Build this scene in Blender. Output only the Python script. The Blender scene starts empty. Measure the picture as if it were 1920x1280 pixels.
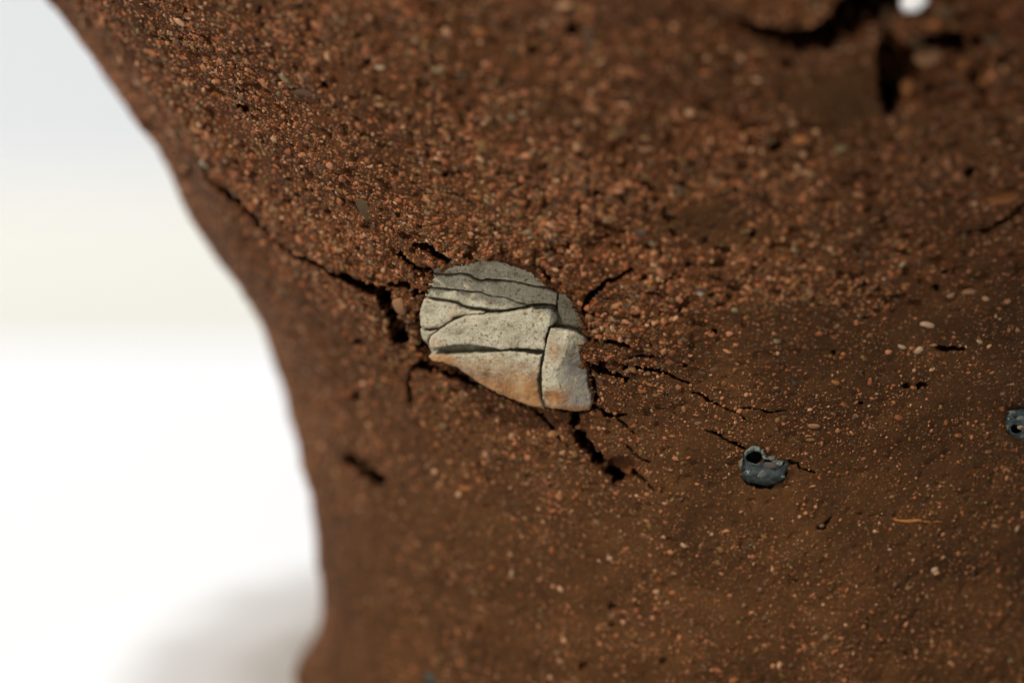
import bpy, math, random
import numpy as np
from mathutils import Vector
from mathutils.geometry import delaunay_2d_cdt

random.seed(7)
rng = np.random.default_rng(11)
scene = bpy.context.scene
COL = scene.collection
P = 5e-5                       # metres per unit: every length below is in 0.05 mm units

# ------------------------------------------------------------------ camera
D = 7340.0                     # distance to the plane of focus
PITCH = math.radians(10)
CX = -560.0
VIEW = np.array([0, math.cos(PITCH), -math.sin(PITCH)])
UP = np.array([0, math.sin(PITCH), math.cos(PITCH)])
CAM = np.array([CX, -950.0, 0.0]) - D * VIEW
cam_d = bpy.data.cameras.new('camera')
cam = bpy.data.objects.new('camera', cam_d)
COL.objects.link(cam)
cam.location = CAM * P
cam.rotation_euler = (math.pi / 2 - PITCH, 0, 0)
cam_d.sensor_width = 36
cam_d.lens = 36 * D / 1920
cam_d.clip_start = 0.005
cam_d.clip_end = 100
cam_d.dof.use_dof = True
cam_d.dof.focus_distance = 7228 * P
cam_d.dof.aperture_fstop = cam_d.lens / (265 * P * 1000)
scene.camera = cam

# ------------------------------------------------------------------ sky, sun, exposure
SUN = np.array([-0.46, -0.56, 0.70]); SUN /= np.linalg.norm(SUN)
world = bpy.data.worlds.new('World')
scene.world = world
world.use_nodes = True
wn = world.node_tree.nodes; wl = world.node_tree.links
sky = wn.new('ShaderNodeTexSky')
sky.sky_type = 'NISHITA'; sky.sun_disc = False
sky.sun_elevation = math.asin(SUN[2]); sky.sun_rotation = math.atan2(SUN[0], SUN[1])
sky.dust_density = 2.5
wn['Background'].inputs['Strength'].default_value = 0.058
wl.new(sky.outputs[0], wn['Background'].inputs['Color'])
sun_d = bpy.data.lights.new('sun', 'SUN')
sun_d.energy = 3.9; sun_d.angle = math.radians(3); sun_d.color = (1, 0.955, 0.89)
sun = bpy.data.objects.new('sun', sun_d)
COL.objects.link(sun)
sun.rotation_euler = Vector(-SUN).to_track_quat('-Z', 'Y').to_euler()
scene.view_settings.view_transform = 'Standard'
scene.view_settings.look = 'None'
scene.view_settings.gamma = 1
scene.view_settings.exposure = 0.25

# ------------------------------------------------------------------ helpers
def link(name, me, parent=None, label=None, cat=None, group=None, kind=None):
    o = bpy.data.objects.new(name, me); COL.objects.link(o)
    if parent: o.parent = parent
    if label: o['label'] = label
    if cat: o['category'] = cat
    if group: o['group'] = group
    if kind: o['kind'] = kind
    return o

def mesh(name, V, F, mat, smooth=True):
    """V (n,3) in units, F: (m,3) or (m,4) array, or a list of polygons"""
    me = bpy.data.meshes.new(name)
    V = np.asarray(V, dtype=np.float32) * P
    if isinstance(F, list):
        me.from_pydata(V.tolist(), [], F)
    else:
        F = np.asarray(F, dtype=np.int32)
        m, k = F.shape
        me.vertices.add(len(V)); me.vertices.foreach_set('co', V.ravel())
        me.loops.add(m * k); me.loops.foreach_set('vertex_index', F.ravel())
        me.polygons.add(m)
        me.polygons.foreach_set('loop_start', np.arange(0, m * k, k, dtype=np.int32))
        me.update(calc_edges=True)
    me.polygons.foreach_set('use_smooth', np.full(len(me.polygons), smooth))
    if mat: me.materials.append(mat)
    me.update()
    return me

def fattr(me, name, val):
    a = me.attributes.new(name, 'FLOAT', 'POINT')
    a.data.foreach_set('value', np.asarray(val, dtype=np.float32))

def _hash(ix, iy, iz, s):
    h = (ix * 374761393 + iy * 668265263 + iz * 2147483647 + s * 974634777) & 0xFFFFFFFF
    h = ((h ^ (h >> 13)) * 1274126177) & 0xFFFFFFFF
    h = ((h ^ (h >> 16)) * 2246822519) & 0xFFFFFFFF
    return ((h ^ (h >> 15)) & 0xFFFFFF) / 8388607.5 - 1.0

def noise(p, wl_, seed=0):
    q = np.asarray(p, dtype=np.float64) / wl_ + 1000.37
    i = np.floor(q).astype(np.int64); f = q - i
    f = f * f * (3 - 2 * f)
    r = 0
    for a in (0, 1):
        for b in (0, 1):
            for c in (0, 1):
                w = (f[..., 0] if a else 1 - f[..., 0]) * (f[..., 1] if b else 1 - f[..., 1]) * (f[..., 2] if c else 1 - f[..., 2])
                r = r + w * _hash(i[..., 0] + a, i[..., 1] + b, i[..., 2] + c, seed)
    return r

def n2(x, y, wl_, seed=0):
    return noise(np.stack([x, y, np.zeros_like(x)], -1), wl_, seed)

def sstep(a, b, x):
    t = np.clip((x - a) / (b - a), 0, 1)
    return t * t * (3 - 2 * t)

def project(X):
    v = X - CAM; d = v @ VIEW
    return 960 + v[..., 0] * D / d, 640 - (v @ UP) * D / d, d

def ray(px, py):
    px = np.asarray(px, float); py = np.asarray(py, float)
    v = VIEW + ((px - 960) / D)[..., None] * np.array([1.0, 0, 0]) + ((640 - py) / D)[..., None] * UP
    return v

def seg_dist(x, y, pts):
    """distance to a polyline and the parameter 0..1 along it"""
    best = np.full(x.shape, 1e9); par = np.zeros(x.shape)
    n = len(pts) - 1
    for k in range(n):
        (ax, ay), (bx, by) = pts[k][:2], pts[k + 1][:2]
        dx, dy = bx - ax, by - ay
        t = np.clip(((x - ax) * dx + (y - ay) * dy) / (dx * dx + dy * dy + 1e-9), 0, 1)
        d = np.hypot(x - ax - t * dx, y - ay - t * dy)
        m = d < best
        best = np.where(m, d, best); par = np.where(m, (k + t), par)
    return best, par

def poly_sdf(x, y, pts):
    d, _ = seg_dist(x, y, list(pts) + [pts[0]])
    ins = np.zeros(x.shape, bool)
    n = len(pts)
    for k in range(n):
        ax, ay = pts[k]; bx, by = pts[(k + 1) % n]
        c = ((ay > y) != (by > y)) & (x < (bx - ax) * (y - ay) / (by - ay + 1e-12) + ax)
        ins ^= c
    return np.where(ins, -d, d)

# ------------------------------------------------------------------ materials
def new_mat(name, rough=0.8, spec=0.3):
    m = bpy.data.materials.new(name); m.use_nodes = True
    b = m.node_tree.nodes['Principled BSDF']
    b.inputs['Roughness'].default_value = rough
    b.inputs['Specular IOR Level'].default_value = spec
    return m, m.node_tree.nodes, m.node_tree.links, b

def nd(nodes, t, **kw):
    n = nodes.new(t)
    for k, v in kw.items():
        if k in n.inputs: n.inputs[k].default_value = v
        else: setattr(n, k, v)
    return n

def ramp(nodes, stops, interp='LINEAR'):
    r = nodes.new('ShaderNodeValToRGB'); r.color_ramp.interpolation = interp
    e = r.color_ramp.elements
    while len(e) < len(stops): e.new(0.5)
    for k, (p, c) in enumerate(stops):
        e[k].position = p
        e[k].color = (*c, 1) if not isinstance(c, (int, float)) else (c, c, c, 1)
    return r

def mix(nodes, links, fac, a, b, mode='MIX'):
    n = nodes.new('ShaderNodeMix'); n.data_type = 'RGBA'; n.blend_type = mode
    for s, v in (('Factor', fac), ('A', a), ('B', b)):
        sock = [i for i in n.inputs if i.name == s and (i.type == 'VALUE' if s == 'Factor' else i.type == 'RGBA')][0]
        if isinstance(v, (int, float)): sock.default_value = v
        elif isinstance(v, tuple): sock.default_value = (*v, 1)
        else: links.new(v, sock)
    return [o for o in n.outputs if o.type == 'RGBA'][0]

def tex(nodes, links, co, kind, size, **kw):
    t = nodes.new(kind); t.inputs['Scale'].default_value = 1.0 / (size * P)
    for k, v in kw.items():
        if k in t.inputs: t.inputs[k].default_value = v
        else: setattr(t, k, v)
    links.new(co, t.inputs['Vector'])
    return t

def make_clay():
    m, N, L, b = new_mat('clay', 0.85, 0.10)
    co = N.new('ShaderNodeTexCoord').outputs['Object']
    big = tex(N, L, co, 'ShaderNodeTexNoise', 130, Detail=5.0, Roughness=0.6)
    mid = tex(N, L, co, 'ShaderNodeTexNoise', 26, Detail=4.0, Roughness=0.65)
    fine = tex(N, L, co, 'ShaderNodeTexNoise', 6, Detail=3.0, Roughness=0.7)
    red = N.new('ShaderNodeAttribute'); red.attribute_name = 'red'
    c0 = ramp(N, [(0.28, (0.029, 0.0112, 0.0030)), (0.5, (0.047, 0.0186, 0.0050)), (0.74, (0.072, 0.0285, 0.0078))]); L.new(big.outputs[0], c0.inputs[0])
    c1 = ramp(N, [(0.3, (0.031, 0.0092, 0.0022)), (0.7, (0.100, 0.0315, 0.0080))]); L.new(mid.outputs[0], c1.inputs[0])
    cc = mix(N, L, red.outputs['Fac'], c0.outputs[0], c1.outputs[0])
    mr = ramp(N, [(0.3, 0.62), (0.52, 1.0), (0.75, 1.3)]); L.new(fine.outputs[0], mr.inputs[0])
    cc = mix(N, L, 0.85, cc, mr.outputs[0], 'MULTIPLY')
    # grit too small to pick apart: specks of tan and ochre in the clay
    v = tex(N, L, co, 'ShaderNodeTexVoronoi', 6.4, Randomness=1.0)
    sp = ramp(N, [(0.16, 1.0), (0.34, 0.0)]); L.new(v.outputs['Distance'], sp.inputs[0])
    sep = N.new('ShaderNodeSeparateColor'); L.new(v.outputs['Color'], sep.inputs[0])
    pick = ramp(N, [(0.46, 0.0), (0.54, 1.0)]); L.new(sep.outputs[0], pick.inputs[0])
    f = N.new('ShaderNodeMath'); f.operation = 'MULTIPLY'; L.new(sp.outputs[0], f.inputs[0]); L.new(pick.outputs[0], f.inputs[1])
    scol = ramp(N, [(0.0, (0.135, 0.046, 0.014)), (0.45, (0.155, 0.070, 0.022)), (0.75, (0.10, 0.060, 0.014)), (1.0, (0.20, 0.105, 0.052))])
    L.new(sep.outputs[1], scol.inputs[0])
    cc = mix(N, L, f.outputs[0], cc, scol.outputs[0])
    L.new(cc, b.inputs['Base Color'])
    rr = ramp(N, [(0.3, 0.7), (0.7, 0.95)]); L.new(mid.outputs[0], rr.inputs[0]); L.new(rr.outputs[0], b.inputs['Roughness'])
    bp = nd(N, 'ShaderNodeBump', Strength=0.75, Distance=2.2 * P); L.new(fine.outputs[0], bp.inputs['Height'])
    bp2 = nd(N, 'ShaderNodeBump', Strength=0.8, Distance=2.0 * P); L.new(f.outputs[0], bp2.inputs['Height']); L.new(bp.outputs[0], bp2.inputs['Normal'])
    L.new(bp2.outputs[0], b.inputs['Normal'])
    return m

GRAIN_STOPS = [(0.0, (0.135, 0.039, 0.0095)), (0.18, (0.20, 0.072, 0.022)), (0.32, (0.115, 0.056, 0.013)), (0.46, (0.235, 0.094, 0.036)),
               (0.58, (0.085, 0.038, 0.012)), (0.70, (0.19, 0.056, 0.015)), (0.84, (0.29, 0.15, 0.072)), (0.91, (0.055, 0.028, 0.010)), (0.975, (0.13, 0.095, 0.042)), (0.993, (0.03, 0.022, 0.016))]
def make_grain(island):
    m, N, L, b = new_mat('grit_grain', 0.55, 0.22)
    if island: src = N.new('ShaderNodeNewGeometry').outputs['Random Per Island']
    else: src = N.new('ShaderNodeObjectInfo').outputs['Random']
    r = ramp(N, GRAIN_STOPS, 'CONSTANT'); L.new(src, r.inputs[0])
    co = N.new('ShaderNodeTexCoord').outputs['Object']
    geo = N.new('ShaderNodeNewGeometry').outputs['Position']
    t = tex(N, L, geo, 'ShaderNodeTexNoise', 5, Detail=3.0)
    mr = ramp(N, [(0.3, 0.7), (0.7, 1.25)]); L.new(t.outputs[0], mr.inputs[0])
    L.new(mix(N, L, 1.0, r.outputs[0], mr.outputs[0], 'MULTIPLY'), b.inputs['Base Color'])
    bp = nd(N, 'ShaderNodeBump', Strength=0.6, Distance=1.2 * P); L.new(t.outputs[0], bp.inputs['Height'])
    L.new(bp.outputs[0], b.inputs['Normal'])
    return m

def make_stone():
    m, N, L, b = new_mat('pale_stone', 0.82, 0.2)
    co = N.new('ShaderNodeTexCoord').outputs['Object']
    a_st = N.new('ShaderNodeAttribute'); a_st.attribute_name = 'stain'
    a_co = N.new('ShaderNodeAttribute'); a_co.attribute_name = 'cool'
    n1 = tex(N, L, co, 'ShaderNodeTexNoise', 40, Detail=5.0, Roughness=0.65)
    base = ramp(N, [(0.3, (0.222, 0.196, 0.130)), (0.5, (0.312, 0.279, 0.193)), (0.72, (0.395, 0.356, 0.262))]); L.new(n1.outputs[0], base.inputs[0])
    fn = tex(N, L, co, 'ShaderNodeTexNoise', 3.2, Detail=3.0, Roughness=0.7)
    fr = ramp(N, [(0.28, 0.56), (0.5, 1.0), (0.72, 1.30)]); L.new(fn.outputs[0], fr.inputs[0])
    c = mix(N, L, 0.9, base.outputs[0], fr.outputs[0], 'MULTIPLY')
    # rusty freckles
    v = tex(N, L, co, 'ShaderNodeTexNoise', 7.0, Detail=3.0, Roughness=0.5)
    vf = ramp(N, [(0.585, 0.0), (0.66, 0.85)]); L.new(v.outputs[0], vf.inputs[0])
    c = mix(N, L, vf.outputs[0], c, (0.165, 0.088, 0.030))
    # mottled, darker grey-brown towards the right-hand faces
    n3 = tex(N, L, co, 'ShaderNodeTexNoise', 15, Detail=4.0, Roughness=0.7)
    m3 = N.new('ShaderNodeMath'); m3.operation = 'MULTIPLY'; L.new(a_co.outputs['Fac'], m3.inputs[0])
    r3 = ramp(N, [(0.38, 0.35), (0.6, 1.0)]); L.new(n3.outputs[0], r3.inputs[0]); L.new(r3.outputs[0], m3.inputs[1])
    cool = ramp(N, [(0.36, (0.045, 0.033, 0.024)), (0.50, (0.120, 0.102, 0.086)), (0.66, (0.21, 0.185, 0.162))]); L.new(n3.outputs[0], cool.inputs[0])
    c = mix(N, L, m3.outputs[0], c, cool.outputs[0])
    # iron stain, streaked along the bedding
    mp = nd(N, 'ShaderNodeMapping', Scale=(0.55, 0.55, 1.9)); L.new(co, mp.inputs['Vector'])
    n4 = tex(N, L, mp.outputs[0], 'ShaderNodeTexNoise', 17, Detail=7.0, Roughness=0.85)
    ad = N.new('ShaderNodeMath'); ad.operation = 'ADD'; L.new(n4.outputs[0], ad.inputs[0]); L.new(a_st.outputs['Fac'], ad.inputs[1])
    r4 = ramp(N, [(0.0, 0.0), (0.62, 0.0), (0.74, 0.35), (0.98, 0.92)])
    sub = N.new('ShaderNodeMath'); sub.operation = 'SUBTRACT'; L.new(ad.outputs[0], sub.inputs[0]); sub.inputs[1].default_value = 0.0
    L.new(sub.outputs[0], r4.inputs[0])
    sc = ramp(N, [(0.35, (0.12, 0.042, 0.012)), (0.52, (0.255, 0.115, 0.034)), (0.7, (0.33, 0.19, 0.075))]); L.new(n1.outputs[0], sc.inputs[0])
    c = mix(N, L, r4.outputs[0], c, sc.outputs[0])
    L.new(c, b.inputs['Base Color'])
    bp = nd(N, 'ShaderNodeBump', Strength=1.0, Distance=2.2 * P); L.new(fn.outputs[0], bp.inputs['Height'])
    bp2 = nd(N, 'ShaderNodeBump', Strength=0.5, Distance=4 * P); L.new(n3.outputs[0], bp2.inputs['Height']); L.new(bp.outputs[0], bp2.inputs['Normal'])
    L.new(bp2.outputs[0], b.inputs['Normal'])
    return m

def make_plain(name, c0, c1, size, rough=0.6, spec=0.4, bump=1.0):
    m, N, L, b = new_mat(name, rough, spec)
    co = N.new('ShaderNodeTexCoord').outputs['Object']
    n = tex(N, L, co, 'ShaderNodeTexNoise', size, Detail=5.0, Roughness=0.6)
    r = ramp(N, [(0.32, c0), (0.68, c1)]); L.new(n.outputs[0], r.inputs[0])
    L.new(r.outputs[0], b.inputs['Base Color'])
    bp = nd(N, 'ShaderNodeBump', Strength=0.6, Distance=bump * P); L.new(n.outputs[0], bp.inputs['Height'])
    L.new(bp.outputs[0], b.inputs['Normal'])
    return m

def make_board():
    # white board; soft grey shadow round the pot's foot painted into its colour
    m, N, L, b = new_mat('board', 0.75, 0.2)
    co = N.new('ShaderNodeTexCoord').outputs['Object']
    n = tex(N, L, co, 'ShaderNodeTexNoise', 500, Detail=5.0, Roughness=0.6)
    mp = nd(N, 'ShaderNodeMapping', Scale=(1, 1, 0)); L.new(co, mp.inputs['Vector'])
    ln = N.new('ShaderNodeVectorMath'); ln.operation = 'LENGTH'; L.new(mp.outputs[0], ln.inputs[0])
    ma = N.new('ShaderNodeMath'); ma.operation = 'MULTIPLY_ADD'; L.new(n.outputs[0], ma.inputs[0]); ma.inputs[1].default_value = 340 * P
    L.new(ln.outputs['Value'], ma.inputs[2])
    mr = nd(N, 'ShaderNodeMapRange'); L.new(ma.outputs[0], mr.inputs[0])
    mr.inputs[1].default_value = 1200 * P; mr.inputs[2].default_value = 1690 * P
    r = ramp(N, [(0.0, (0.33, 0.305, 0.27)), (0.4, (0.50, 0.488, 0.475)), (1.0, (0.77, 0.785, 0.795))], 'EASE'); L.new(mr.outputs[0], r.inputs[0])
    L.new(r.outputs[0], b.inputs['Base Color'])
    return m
M_CLAY = make_clay()
M_GRIT = make_grain(True)
M_GRAIN = make_grain(False)
M_STONE = make_stone()
M_SLAG = make_plain('teal_slag', (0.0025, 0.006, 0.0065), (0.034, 0.046, 0.041), 10, 0.34, 0.3, 2.5)
M_SLAG_PALE = make_plain('pale_slag_crust', (0.030, 0.036, 0.030), (0.15, 0.15, 0.12), 9, 0.55, 0.3, 2.5)
M_SLAG_DARK = make_plain('dark_glass', (0.006, 0.010, 0.013), (0.012, 0.02, 0.026), 12, 0.2, 0.5, 1)
M_NODULE = make_plain('slag_nodule', (0.03, 0.037, 0.033), (0.075, 0.08, 0.068), 8, 0.45, 0.4, 1)
M_OCHRE = make_plain('ochre_crust', (0.30, 0.13, 0.02), (0.42, 0.22, 0.06), 6, 0.7, 0.2, 1)
M_FILL = make_plain('clay_smear', (0.045, 0.034, 0.026), (0.075, 0.055, 0.042), 14, 0.7, 0.3, 1)
M_STRAW = make_plain('orange_straw', (0.20, 0.060, 0.008), (0.30, 0.11, 0.018), 7, 0.6, 0.3, 1)
M_CHIP = make_plain('white_chip', (0.72, 0.71, 0.68), (0.82, 0.81, 0.78), 20, 0.7, 0.3, 1)
M_PEB = {k: make_plain('pebble_' + k, (0.46 * a[0], 0.40 * a[1], 0.32 * a[2]), (0.5 * c[0], 0.44 * c[1], 0.36 * c[2]), 12, 0.8, 0.12, 1.5) for k, a, c in (
    ('grey', (0.105, 0.062, 0.036), (0.16, 0.10, 0.065)), ('olive', (0.10, 0.066, 0.032), (0.14, 0.10, 0.055)),
    ('tan', (0.30, 0.16, 0.085), (0.42, 0.25, 0.15)), ('cream', (0.46, 0.33, 0.23), (0.58, 0.44, 0.32)),
    ('orange', (0.30, 0.12, 0.04), (0.42, 0.19, 0.07)), ('white', (0.5, 0.5, 0.45), (0.65, 0.65, 0.6)),
    ('teal', (0.05, 0.065, 0.06), (0.09, 0.11, 0.10)))}
M_TABLE = make_plain('white_table_paint', (0.76, 0.775, 0.785), (0.79, 0.805, 0.815), 4000, 0.6, 0.3, 1)
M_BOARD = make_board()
M_WALL = make_plain('white_wall_paint', (0.515, 0.54, 0.575), (0.53, 0.555, 0.59), 9000, 0.8, 0.2, 1)
M_GROUND = make_plain('pale_paving', (0.57, 0.57, 0.525), (0.61, 0.61, 0.565), 9000, 0.85, 0.2, 1)

# ------------------------------------------------------------------ setting: table, ground, wall
ZT = -880.0
def quad_sheet(name, x0, x1, y0, y1, z, mat):
    V = [(x0, y0, z), (x1, y0, z), (x1, y1, z), (x0, y1, z)]
    return link(name, mesh(name, V, [[0, 1, 2, 3]], mat, False), kind='structure')
quad_sheet('ground', -6e5, 6e5, -6e5, 6e5, ZT - 7000, M_GROUND)
def box(x0, x1, y0, y1, z0, z1):
    V = [(x, y, z) for x in (x0, x1) for y in (y0, y1) for z in (z0, z1)]
    return V, [[0, 1, 3, 2], [4, 6, 7, 5], [0, 4, 5, 1], [2, 3, 7, 6], [0, 2, 6, 4], [1, 5, 7, 3]]
def disc(r_rows, mat, name):
    n = 128
    V = [(r * math.sin(2 * math.pi * k / n), -r * math.cos(2 * math.pi * k / n), z) for r, z in r_rows for k in range(n)]
    F = [[i * n + k, i * n + (k + 1) % n, (i + 1) * n + (k + 1) % n, (i + 1) * n + k] for i in range(len(r_rows) - 1) for k in range(n)]
    F.append(list(range(n))); F.append([(len(r_rows) - 1) * n + k for k in range(n)][::-1])
    return mesh(name, V, F, mat, True)
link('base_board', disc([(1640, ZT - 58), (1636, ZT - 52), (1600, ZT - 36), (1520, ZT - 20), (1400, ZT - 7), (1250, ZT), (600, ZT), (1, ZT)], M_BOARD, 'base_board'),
     label='round white board under the foot of the clay pot, with a soft grey shadow painted on', cat='board')
TE = 4300                      # far edge of the table
V, F = box(-24000, 16000, -9000, TE, ZT - 500, ZT - 58)
tb = mesh('table', V, F, M_TABLE, False)
table = link('table', tb, label='white painted table under the clay pot, blurred behind its left side', cat='table')
for lx in (-23000, 14000):
    for ly in (-8000, TE - 2400):
        V, F = box(lx, lx + 1200, ly, ly + 1200, ZT - 7000, ZT - 500)
        link('leg', mesh('leg', V, F, M_TABLE, False), table)
V, F = box(-2e5, 2e5, 60000, 62000, ZT - 7000, ZT + 60000)
link('wall', mesh('wall', V, F, M_WALL, False), label='pale white wall far behind the clay pot, out of focus', cat='wall')

# ------------------------------------------------------------------ the clay body
PROF = [(1200, 1802.6), (1150, 1803.9), (1100, 1805.3), (1050, 1806.6), (1000, 1800.4), (950, 1769.5), (900, 1736.3), (850, 1703.1), (800, 1669.7), (750, 1634.7), (700, 1599.1), (650, 1563.5), (600, 1528.0), (550, 1491.4), (500, 1454.9), (450, 1420.9), (400, 1387.7), (350, 1354.7), (300, 1323.2), (250, 1292.2), (200, 1266.0), (150, 1242.4), (100, 1215.5), (50, 1184.4), (0, 1153.6), (-50, 1124.1), (-100, 1095.3), (-150, 1073.8), (-200, 1055.0), (-250, 1039.5), (-300, 1027.3), (-350, 1015.9), (-400, 1006.9), (-450, 998.3), (-500, 991.1), (-550, 984.2), (-600, 978.4), (-650, 973.5), (-700, 968.7), (-750, 965.4), (-800, 970.3), (-850, 995.0), (-900, 1042.2)]
pz = np.array([p[0] for p in PROF], float)[::-1]; pr = np.array([p[1] for p in PROF])[::-1]
_zz = np.linspace(-900, 1200, 2101); _rr = np.interp(_zz, pz, pr)
_k = np.hanning(121); _k /= _k.sum()
_rr = np.convolve(np.pad(_rr, 60, mode='reflect', reflect_type='odd'), _k, 'valid')
def Rz(z): return np.interp(z, _zz, _rr)
def dRz(z): return (Rz(z + 3) - Rz(z - 3)) / 6

def surf_hit(px, py, off=0.0):
    """point where the camera's ray through a pixel of the photograph meets the pot's smooth wall"""
    v = ray(px, py)
    t = np.full(v.shape[:-1], 5200.0)
    for _ in range(60):
        X = CAM + t[..., None] * v
        g = np.hypot(X[..., 0], X[..., 1]) - (Rz(X[..., 2]) + off)
        t = t + 0.75 * g
    X = CAM + t[..., None] * v
    return X

def wall_normal(X):
    r = np.hypot(X[..., 0], X[..., 1])
    s = dRz(X[..., 2])
    c = 1 / np.sqrt(1 + s * s)
    return np.stack([X[..., 0] / r * c, X[..., 1] / r * c, -s * c], -1)

STONE_OUT = [(525, 318), (640, 280), (800, 250), (960, 252), (1070, 288), (1150, 380), (1285, 448), (1345, 560), (1375, 650), (1412, 712), (1346, 770), (1392, 880), (1424, 1020), (1404, 1112), (1290, 1117), (1145, 1103), (1000, 1068), (850, 1004), (740, 935), (630, 866), (500, 822), (488, 770), (445, 690), (436, 570), (474, 450), (500, 380)]
STONE_OUT = [(640 + x / 3, 400 + y / 3) for x, y in STONE_OUT]

# cracks: (points in photograph pixels, width at start, width at end, depth)
CR = [
 ([(746, 478), (767, 497), (790, 506), (818, 511)], 7, 13, 55),
 ([(734, 530), (757, 538), (773, 548), (800, 554)], 6, 13, 55),
 ([(645, 515), (673, 530), (707, 544), (727, 550), (736, 576), (746, 607), (754, 632)], 14, 27, 70),
 ([(748, 601), (773, 604), (790, 600)], 9, 9, 40),
 ([(376, 303), (405, 340), (446, 378), (470, 402), (491, 425), (503, 445), (523, 460), (550, 474), (577, 486), (601, 491), (628, 511), (648, 517)], 14, 9, 50),
 ([(1184, 507), (1160, 522), (1133, 531), (1117, 547), (1100, 563), (1096, 584)], 5, 11, 55),
 ([(1263, 517), (1240, 533), (1220, 547), (1200, 547)], 4, 2.5, 14),
 ([(1047, 610), (1073, 618), (1107, 630), (1133, 640), (1160, 642), (1179, 648)], 16, 6, 60),
 ([(1096, 680), (1123, 692), (1143, 703), (1161, 706), (1173, 716)], 9, 6, 50),
 ([(1170, 690), (1191, 688), (1204, 692), (1235, 697), (1252, 703), (1268, 712), (1298, 723)], 7, 2.5, 40),
 ([(1172, 672), (1189, 668), (1210, 669), (1239, 669)], 2, 3.5, 14),
 ([(1296, 738), (1307, 741), (1322, 747), (1342, 757), (1362, 767), (1382, 772), (1398, 784)], 2, 3.5, 25),
 ([(1385, 764), (1400, 760), (1440, 770), (1477, 765)], 3, 2, 14),
 ([(1108, 725), (1117, 745), (1112, 762), (1121, 773), (1137, 783), (1154, 781), (1172, 780)], 8, 5, 45),
 ([(1077, 770), (1074, 797), (1084, 821), (1102, 843), (1121, 863), (1141, 880), (1158, 895)], 12, 21, 70),
 ([(1190, 884), (1208, 894)], 9, 5, 40),
 ([(1208, 894), (1231, 920)], 3, 2, 16),
 ([(955, 755), (990, 768), (1020, 787), (1034, 803), (1052, 825)], 5, 3, 26),
 ([(1154, 787), (1174, 802), (1190, 815)], 3, 2, 16),
 ([(1169, 832), (1191, 848), (1217, 865)], 3, 2.5, 18),
 ([(1325, 806), (1355, 822), (1389, 836), (1404, 843)], 1.5, 5, 22),
 ([(1473, 864), (1497, 871), (1505, 881), (1528, 886)], 5, 2, 20),
 ([(1287, 1096), (1325, 1104), (1368, 1114)], 1.5, 2.6, 4),
 ([(1411, 1122), (1440, 1128), (1462, 1135)], 2, 1.5, 3),
 ([(1624, 1150), (1626, 1170), (1632, 1186)], 2.5, 2, 4),
 ([(1534, 992), (1546, 984), (1559, 970)], 7, 3, 30),
 ([(1758, 652), (1780, 655), (1808, 655)], 6, 4, 30),
 ([(656, 860), (680, 880), (706, 900)], 19, 21, 60),
 ([(1206, 338), (1228, 370), (1246, 402), (1264, 440)], 9, 8, 9),
 ([(774, 688), (763, 718), (768, 742), (771, 750)], 6, 10, 24),
 ([(1930, 380), (1880, 418), (1850, 431), (1800, 436)], 8, 4, 28),
 ([(1396, 48), (1450, 53), (1500, 56), (1540, 44), (1590, 10), (1645, -24), (1690, -60)], 10, 92, 120),
 ([(1664, 120), (1664, 150), (1666, 198)], 34, 18, 120),
 ([(1700, 70), (1768, 66), (1800, 72)], 34, 14, 110),
 ([(1820, 128), (1838, 150), (1842, 180)], 14, 8, 40),
 ([(780, 463), (806, 466), (832, 480), (862, 498)], 12, 15, 50),
 ([(874, 476), (906, 492), (945, 486), (990, 492)], 8, 8, 34),
 ([(1022, 508), (1036, 524), (1044, 536)], 8, 7, 36),
 ([(788, 650), (806, 662), (800, 676)], 16, 14, 50),
 ([(786, 684), (815, 692), (850, 708), (890, 728)], 16, 7, 50),
 ([(1250, 1010), (1268, 1014)], 4, 3, 6),
 ([(878, 942), (905, 949), (935, 950)], 6, 4, 5),
 ([(1560, 1095), (1585, 1090), (1640, 1097)], 2, 2, 3),
 ([(1470, 1124), (1560, 1142), (1630, 1150)], 5, 4, 2),
 ([(1391, 890), (1404, 903), (1424, 911), (1446, 910), (1463, 900), (1474, 886)], 7, 7, 30),
 ([(1590, 1220), (1640, 1218), (1720, 1222)], 3, 3, 2),
 ([(700, 1140), (760, 1150), (830, 1160)], 6, 4, 3),
]
PITS = [(1475, 112, 11), (484, 22, 8), (580, 40, 7), (612, 157, 8), (448, 200, 7), (455, 205, 8), (1614, 963, 5), (1698, 721, 6), (1722, 721, 7), (1730, 720, 5),
        (1615, 753, 4), (1618, 535, 8), (1770, 505, 6), (1625, 597, 5), (1818, 321, 11), (1412, 438, 8), (1452, 275, 10), (840, 323, 6), (1120, 362, 9),
        (830, 52, 9), (690, 115, 6), (940, 150, 8), (1275, 683, 4), (1285, 684, 4), (1494, 1087, 6), (1148, 1136, 9), (1090, 1250, 10), (670, 640, 8), (345, 325, 10), (250, 255, 12), (1000, 95, 9), (1070, 60, 14),
        (1414, 856, 15), (1836, 1076, 7), (1795, 1074, 5), (1700, 1222, 6), (1245, 1240, 8), (560, 515, 8), (665, 745, 9), (1146, 1173, 7), (900, 1180, 8), (1562, 660, 5), (1340, 625, 6), (1755, 540, 7), (1904, 804, 13), (1690, 88, 18), (1712, 122, 12), (1772, 66, 13), (1786, 100, 10), (1832, 64, 12), (1838, 150, 13), (1872, 98, 9), (1740, 150, 10), (1800, 34, 10)]

def axis_lines(lo, hi, c0, c1, core, other, outer):
    a = np.arange(lo, c0, other); b_ = np.arange(c0, c1, core); c = np.arange(c1, hi, other)
    return np.concatenate([outer[0], a, b_, c, outer[1]])

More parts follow.
